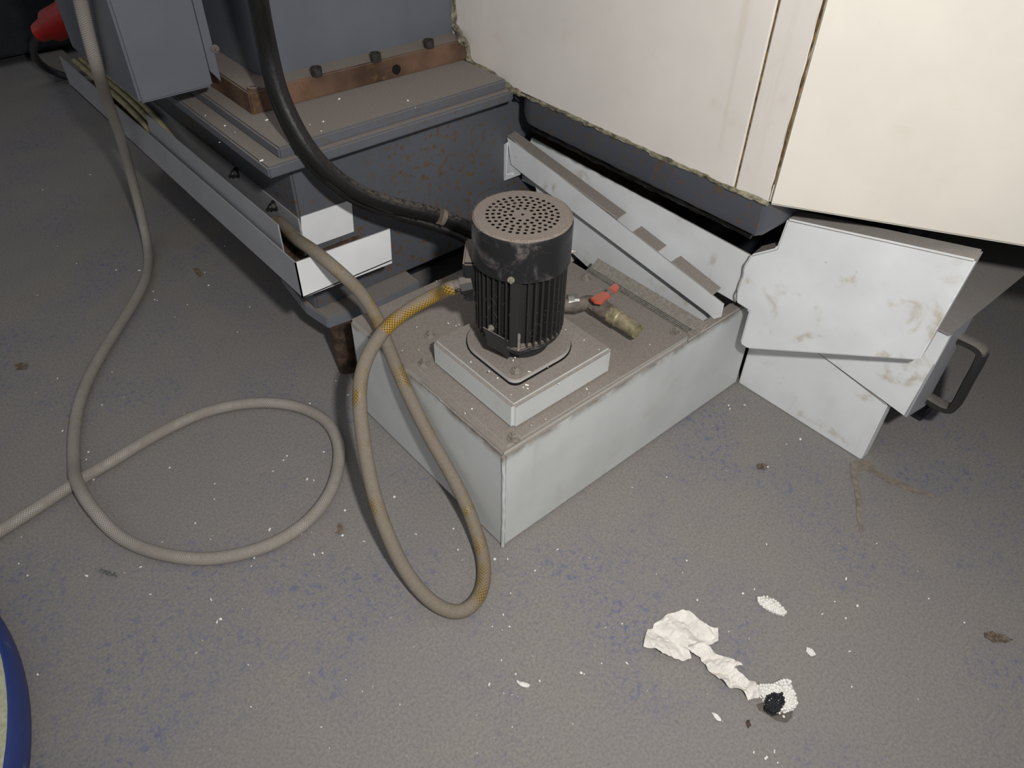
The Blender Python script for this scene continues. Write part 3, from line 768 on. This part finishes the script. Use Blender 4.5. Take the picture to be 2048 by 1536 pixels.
mesh_obj('plug_body', bm, 'red', pl, True, 30)
pc = [pa, atz(70, 78, .235), atz(66, 98, .175), atz(74, 120, .10), atz(96, 141, .04), atz(130, 154, .016), atz(175, 164, .014), V((.12, 2.0, .014))]
mesh_obj('cord', tube(pc, .0115, 12, .02), 'cord', pl, True)

# ================================================================== BLUE HOUSING AT THE LEFT EDGE
bt = thing('blue_housing', 'scratched blue plastic housing with pale inset cut off by the left edge', 'housing', (-1.139, .303, 0))
BC = (-1.139, .303)
mesh_obj('shell', lathe([(.0, .001), (.500, .001), (.508, .012), (.509, .03), (.506, .048), (.5005, .0575), (.4985, .058), (0, .058)], BC, 128), 'blue', bt, True, 60)
mesh_obj('inset', lathe([(0, .0592), (.4965, .0592), (.498, .0580)], BC, 128), 'pale', bt, True)

# ================================================================== LITTER ON THE FLOOR
def sheet(name, outline, mat, amp, freq, base=.0015, cuts=4, seed=0, parent=None, lift=None):
    bm = bmesh.new(); vs = [bm.verts.new(p) for p in outline]; es = [bm.edges.new((vs[i], vs[(i + 1) % len(vs)])) for i in range(len(vs))]
    bmesh.ops.triangle_fill(bm, use_beauty=True, edges=es)
    for _ in range(cuts):
        long_ = [e for e in bm.edges if e.calc_length() > .0035]
        if not long_: break
        bmesh.ops.subdivide_edges(bm, edges=long_, cuts=1); bmesh.ops.triangulate(bm, faces=bm.faces[:])
    for v in bm.verts:
        p = v.co * freq + V((seed, 0, 0))
        q = abs(noise.noise(p)) + .40 * abs(noise.noise(p * 2.3 + V((3, 1, 0)))) + .20 * abs(noise.noise(p * 5.1))
        v.co.z = base + amp * (q if q < .75 else .75)
        if lift: v.co.z += lift(v.co)
        v.co.x += .002 * noise.noise(p * 1.7); v.co.y += .002 * noise.noise(p * 1.9 + V((9, 0, 0)))
    bmesh.ops.solidify(bm, geom=bm.faces[:], thickness=.0003)
    return mesh_obj(name, bm, mat, parent, True, 18)
def cz(x, y, s=3.98, ox=1200, oy=1150): return atz(ox + x / s, oy + y / s, 0)
head = [(575, 310), (690, 315), (790, 390), (850, 425), (937, 445), (935, 500), (930, 550), (820, 575), (740, 575), (690, 600), (720, 670), (660, 697), (540, 670), (440, 620), (340, 585), (355, 510), (375, 440), (420, 430), (425, 400), (440, 390), (530, 330)]
tail = [(630, 575), (700, 545), (820, 580), (880, 620), (940, 650), (1080, 720), (1115, 765), (1050, 770), (1085, 800), (1140, 830), (1220, 870), (1240, 930), (1265, 985), (1240, 1010), (1170, 1005), (1110, 940), (1000, 900), (930, 850), (850, 770), (790, 680), (720, 650)]
tp = thing('tissue', 'crumpled torn white paper tissue on the floor', 'tissue', tuple(cz(700, 600)))
sheet('crumpled_head', [cz(*p) for p in head], 'paper', .016, 26, seed=1, parent=tp)
sheet('twisted_tail', [cz(*p) for p in tail], 'paper', .020, 30, seed=7, base=.002, parent=tp)

def bead_chunk(name, outline, h, r, label, seed, mat='foam'):
    """slab of fused beads"""
    rnd = random.Random(seed); bm = prism(outline, (0, 0, h * .8))
    xs = [p.x for p in outline]; ys = [p.y for p in outline]
    def inside(x, y):
        c = False; n = len(outline)
        for i in range(n):
            a, b = outline[i], outline[(i + 1) % n]
            if (a.y > y) != (b.y > y) and x < (b.x - a.x) * (y - a.y) / (b.y - a.y) + a.x: c = not c
        return c
    pts = []
    tries = 0
    while len(pts) < 260 and tries < 9000:
        tries += 1
        x, y = rnd.uniform(min(xs), max(xs)), rnd.uniform(min(ys), max(ys))
        if inside(x, y) and all((x - a) ** 2 + (y - b) ** 2 > (r * 1.35) ** 2 for a, b, _ in pts): pts.append((x, y, h * .8))
    n = len(outline)
    for i in range(n):
        a, b = outline[i], outline[(i + 1) % n]; L = (b - a).length
        for k in range(int(L / (r * 1.6)) + 1):
            for z in (r, h * .55): 
                p = a.lerp(b, (k + rnd.random() * .5) / (L / (r * 1.6) + 1)); pts.append((p.x, p.y, z))
    for x, y, z in pts:
        m = Matrix.Translation((x, y, z)) @ Matrix.Scale(r * rnd.uniform(.8, 1.15), 4)
        bmesh.ops.create_icosphere(bm, subdivisions=1, radius=1, matrix=m)
    o = mesh_obj(name, bm, mat, None, True, 180)
    tag(o, label, 'foam'); return o
fc_ = bead_chunk('foam_chunk', [cz(*p) for p in ((1225, 915), (1340, 905), (1470, 855), (1500, 895), (1550, 1040), (1535, 1072), (1430, 1105), (1330, 1080), (1300, 1005))], .017, .0026, 'square chunk of white polystyrene with a black corner', 2)
bp = [cz(*p) for p in ((1305, 1010), (1350, 985), (1425, 985), (1445, 1040), (1430, 1100), (1370, 1118), (1310, 1085))]
ob = bead_chunk('black_patch', [p + V((0, 0, 0)) for p in bp], .0195, .0022, 'x', 5, 'foamblack')
del ob['category']; ob['label'] = 'black scorched corner'; attach(ob, fc_); 
bead_chunk('foam_strip', [atz(x, y) for x, y in ((1514, 1199), (1532, 1198), (1552, 1208), (1569, 1228), (1566, 1232), (1548, 1228), (1520, 1212))], .009, .0025, 'narrow white polystyrene strip above the paper tissue', 8)
bead_chunk('foam_crumb_pair', [atz(x, y) for x, y in ((1613, 1298), (1622, 1302), (1629, 1310), (1621, 1312), (1613, 1305))], .005, .0018, 'small double polystyrene lump right of the tissue', 9)
bead_chunk('foam_sliver', [atz(x, y) for x, y in ((1034, 1364), (1044, 1367), (1058, 1371), (1056, 1375), (1042, 1372))], .004, .0015, 'small polystyrene sliver below the cable loop', 11)
# flakes
tag(sheet('wet_patch', [cz(*p) for p in ((1240, 1030), (1300, 1010), (1330, 1090), (1420, 1115), (1530, 1080), (1530, 1130), (1480, 1180), (1410, 1165), (1330, 1110), (1260, 1070))], 'stain', .0, 30, base=.0006), 'small damp brown stain under the foam chunk', 'stain')
tag(sheet('brown_leaf', [atz(x, y) for x, y in ((1966, 1266), (1985, 1266), (2005, 1272), (2023, 1281), (2010, 1287), (1985, 1285), (1972, 1278))], 'leaf', .006, 90, seed=4), 'flat brown leaf scrap at the right edge', 'leaf')
tag(sheet('foil_scrap', [atz(x, y) for x, y in ((193, 1141), (212, 1141), (232, 1148), (236, 1156), (222, 1153), (206, 1148))], 'foil', .007, 120, seed=6), 'torn grey foil scrap below the hose loop', 'scrap')
tag(sheet('brown_flake', [atz(x, y) for x, y in ((1512, 932), (1524, 928), (1534, 933), (1530, 940), (1516, 941))], 'leaf', .006, 120, seed=9), 'small brown flake right of the tank', 'scrap')
tag(sheet('brown_flake', [atz(x, y) for x, y in ((676, 1050), (684, 1050), (687, 1062), (681, 1071), (671, 1071), (677, 1062))], 'leaf', .004, 120, seed=12), 'curled rusty brown flake left of the cable loop', 'scrap')
tag(sheet('brown_flake', [atz(x, y) for x, y in ((30, 730), (42, 726), (56, 730), (52, 739), (34, 741))], 'leaf', .003, 120, seed=14), 'flat brown flake on the floor at far left', 'scrap')
tag(sheet('brown_flake', [atz(x, y) for x, y in ((387, 539), (395, 537), (404, 550), (400, 556), (392, 548))], 'leaf', .003, 120, seed=15), 'dark curled flake between hose and tray', 'scrap')
tag(sheet('pale_flake', [atz(x, y) for x, y in ((1422, 1427), (1434, 1431), (1440, 1436), (1443, 1443), (1434, 1442), (1428, 1436))], 'foam', .003, 120, seed=16), 'pale flake below the tissue tail', 'scrap')
tag(sheet('tan_flake', [atz(x, y) for x, y in ((1493, 1441), (1498, 1441), (1501, 1452), (1496, 1458), (1491, 1450))], 'wood', .003, 120, seed=17), 'tan flake just left of the foam chunk', 'scrap')

# polystyrene crumbs: a few shared shapes, one object each
cms = []
for k in range(5):
    bm = bmesh.new(); rnd = random.Random(40 + k)
    bmesh.ops.create_icosphere(bm, subdivisions=1, radius=1)
    for v in bm.verts: v.co = v.co * rnd.uniform(.75, 1.1)
    if k > 2: bmesh.ops.create_icosphere(bm, subdivisions=1, radius=.8, matrix=Matrix.Translation((1.2, .3, -.1)))
    for v in bm.verts: v.co.z += .9
    me = bpy.data.meshes.new('foam_crumb'); bm.to_mesh(me); bm.free(); me.shade_smooth(); me.materials.append(MT['foam']); cms.append(me)
ncr = 0
def place(p):
    x, y = (p - CAM).dot(RT) / (p - CAM).dot(FW) * FPX + 1024, 768 - (p - CAM).dot(UP) / (p - CAM).dot(FW) * FPX
    if ((x - 415) / 262) ** 2 + ((y - 963) / 160) ** 2 < 1 and x > 170: return 'inside the loop of the grey hose'
    if 735 < x < 960 and 830 < y < 1200: return 'inside the loop of the amber cable'
    if x > 1230 and y > 1000: return 'around the paper tissue' if y > 1150 else 'in front of the tank'
    if x > 1230: return 'by the foot of the white floor panel'
    if y < 700: return 'on the dim floor beside the tray'
    if x < 700 and y < 1125: return 'just outside the grey hose loop'
    if x < 700: return 'on the bare floor below the grey hose'
    if y < 1240: return 'near the front corner of the tank'
    return 'on the bare floor below the amber cable'
def crumb(p, r, where):
    global ncr
    o = bpy.data.objects.new('foam_crumb', cms[random.randrange(5)]); COL.objects.link(o); ncr += 1
    o.location = p; o.scale = (r, r * random.uniform(.75, 1.1), r * random.uniform(.6, .9)); o.rotation_euler = (0, 0, random.uniform(0, 6.28))
    if where == 'on the floor': where = place(V(p))
    tag(o, 'tiny white polystyrene crumb lying ' + where, 'crumb', 'polystyrene crumbs ' + where)
FLOORC = [(620, 808, 4), (560, 810, 4), (126, 863, 4), (177, 905, 4), (173, 920, 3), (187, 961, 3), (340, 936, 4), (574, 913, 4), (568, 920, 3), (546, 943, 3), (615, 958, 4), (628, 962, 3), (430, 968, 3), (429, 999, 3), (391, 1047, 4), (539, 1062, 5), (422, 1079, 2), (567, 1084, 4), (685, 1072, 5), (660, 990, 3), (628, 1109, 4), (645, 1107, 4), (509, 1117, 5), (492, 1113, 3), (503, 1133, 3), (283, 1134, 3), (249, 1146, 2), (56, 1152, 4), (175, 1153, 4), (38, 1128, 3), (43, 1075, 2), (442, 1240, 6), (434, 1246, 4), (423, 1201, 4), (485, 1218, 2), (302, 1189, 3), (392, 1307, 3), (76, 1350, 4), (502, 1414, 3), (34, 1314, 3), (690, 1022, 5), (789, 995, 5), (833, 1069, 3), (907, 1058, 4), (916, 1100, 4), (727, 1083, 3), (989, 1120, 6), (1015, 1119, 4), (1070, 1142, 4), (1114, 1100, 3), (1021, 1187, 3), (1019, 1254, 4), (1006, 1229, 3), (1203, 1327, 3), (1162, 1347, 6), (1168, 1349, 4), (1252, 1326, 4), (1244, 1248, 3), (1210, 1255, 2), (979, 1368, 4), (1079, 1363, 5), (1031, 1349, 4), (1003, 1321, 3), (1600, 880, 5), (1572, 889, 2), (1457, 812, 4), (1460, 818, 3), (1488, 811, 3), (1333, 955, 3), (1535, 935, 4), (1373, 1122, 4), (1365, 1145, 2), (1394, 1201, 4), (1485, 1188, 5), (1509, 1178, 3), (1692, 1157, 4), (1714, 1213, 5), (1645, 1228, 3), (1691, 1237, 4), (1669, 1204, 3), (1753, 1088, 3), (1857, 1198, 3), (1928, 1246, 3), (1989, 1276, 3), (1835, 1143, 2), (1700, 1303, 3), (1533, 1090, 3), (1703, 1374, 3), (1498, 1278, 2), (1530, 1518, 5), (1548, 1502, 4), (1555, 1526, 4), (1507, 1506, 3), (1567, 1434, 5), (1415, 1388, 2), (410, 545, 2), (418, 572, 4), (307, 584, 3), (310, 600, 3), (315, 602, 2), (350, 635, 2), (233, 541, 3), (278, 542, 3), (154, 528, 2), (389, 440, 3), (449, 493, 2), (500, 615, 3), (375, 610, 2), (476, 665, 2), (115, 493, 2), (86, 381, 2), (180, 350, 2), (75, 591, 2), (225, 745, 2), (116, 758, 3), (205, 811, 3), (672, 763, 3), (648, 905, 4), (697, 790, 3), (650, 858, 3)]
for x, y, s in FLOORC:
    p = atz(x, y); d_ = (p - CAM).length
    crumb(p, s * .62 / FPX * d_, 'on the floor')
rnd = random.Random(21)
for i in range(110):
    x = rnd.gauss(900, 420); y = rnd.uniform(780, 1530)
    if not (5 < x < 2040): continue
    p = atz(x, y)
    if (-.02 < p.x < .65 and -.02 < p.y < .45) or p.x > .6 or (p.x - BC[0]) ** 2 + (p.y - BC[1]) ** 2 < .27: continue
    crumb(p, rnd.uniform(.0004, .0011), 'on the floor')
PLATC = [(703, 127, 4), (727, 120, 3), (813, 105, 2), (788, 120, 2), (587, 163, 4), (678, 200, 4), (647, 245, 4), (643, 263, 2), (816, 203, 4), (535, 241, 4), (620, 250, 2), (576, 257, 2), (596, 167, 3), (831, 216, 2)]
for x, y, s in PLATC:
    p = atz(x, y, .4882); crumb(p, s * .62 / FPX * (p - CAM).length, 'on the dusty step of the base')
for x, y, s in [(435, 201, 4), (450, 253, 4), (525, 322, 5), (411, 232, 2), (470, 265, 2), (440, 285, 2)]:
    p = atz(x, y, .4692); crumb(p, s * .62 / FPX * (p - CAM).length, 'on the lower step of the base')
for x, y, s in [(1030, 716, 4), (1026, 722, 4), (942, 725, 4), (978, 744, 4), (995, 757, 4), (1057, 744, 4), (1052, 771, 5), (1046, 775, 3), (1056, 778, 3), (1104, 665, 3), (1131, 660, 3), (1168, 681, 3), (1198, 700, 3), (1022, 790, 2), (1096, 735, 2), (1118, 768, 2)]:
    z = .2772 if y < 750 and 950 < x < 1110 else .2682
    p = atz(x, y, z); crumb(p, s * .62 / FPX * (p - CAM).length, 'on the motor mounting box')
for x, y, s in [(1174, 780, 4), (1178, 787, 2), (944, 819, 4), (930, 827, 3), (918, 650, 3), (912, 653, 3), (897, 648, 3), (800, 618, 4), (873, 563, 3), (833, 655, 3), (1039, 872, 3), (805, 702, 2), (838, 700, 2), (1062, 851, 2), (1092, 839, 2), (1300, 690, 2)]:
    p = atz(x, y, ZP); crumb(p, s * .62 / FPX * (p - CAM).length, 'on the tank lid')
print('crumbs', ncr, 'objects', len(bpy.data.objects))
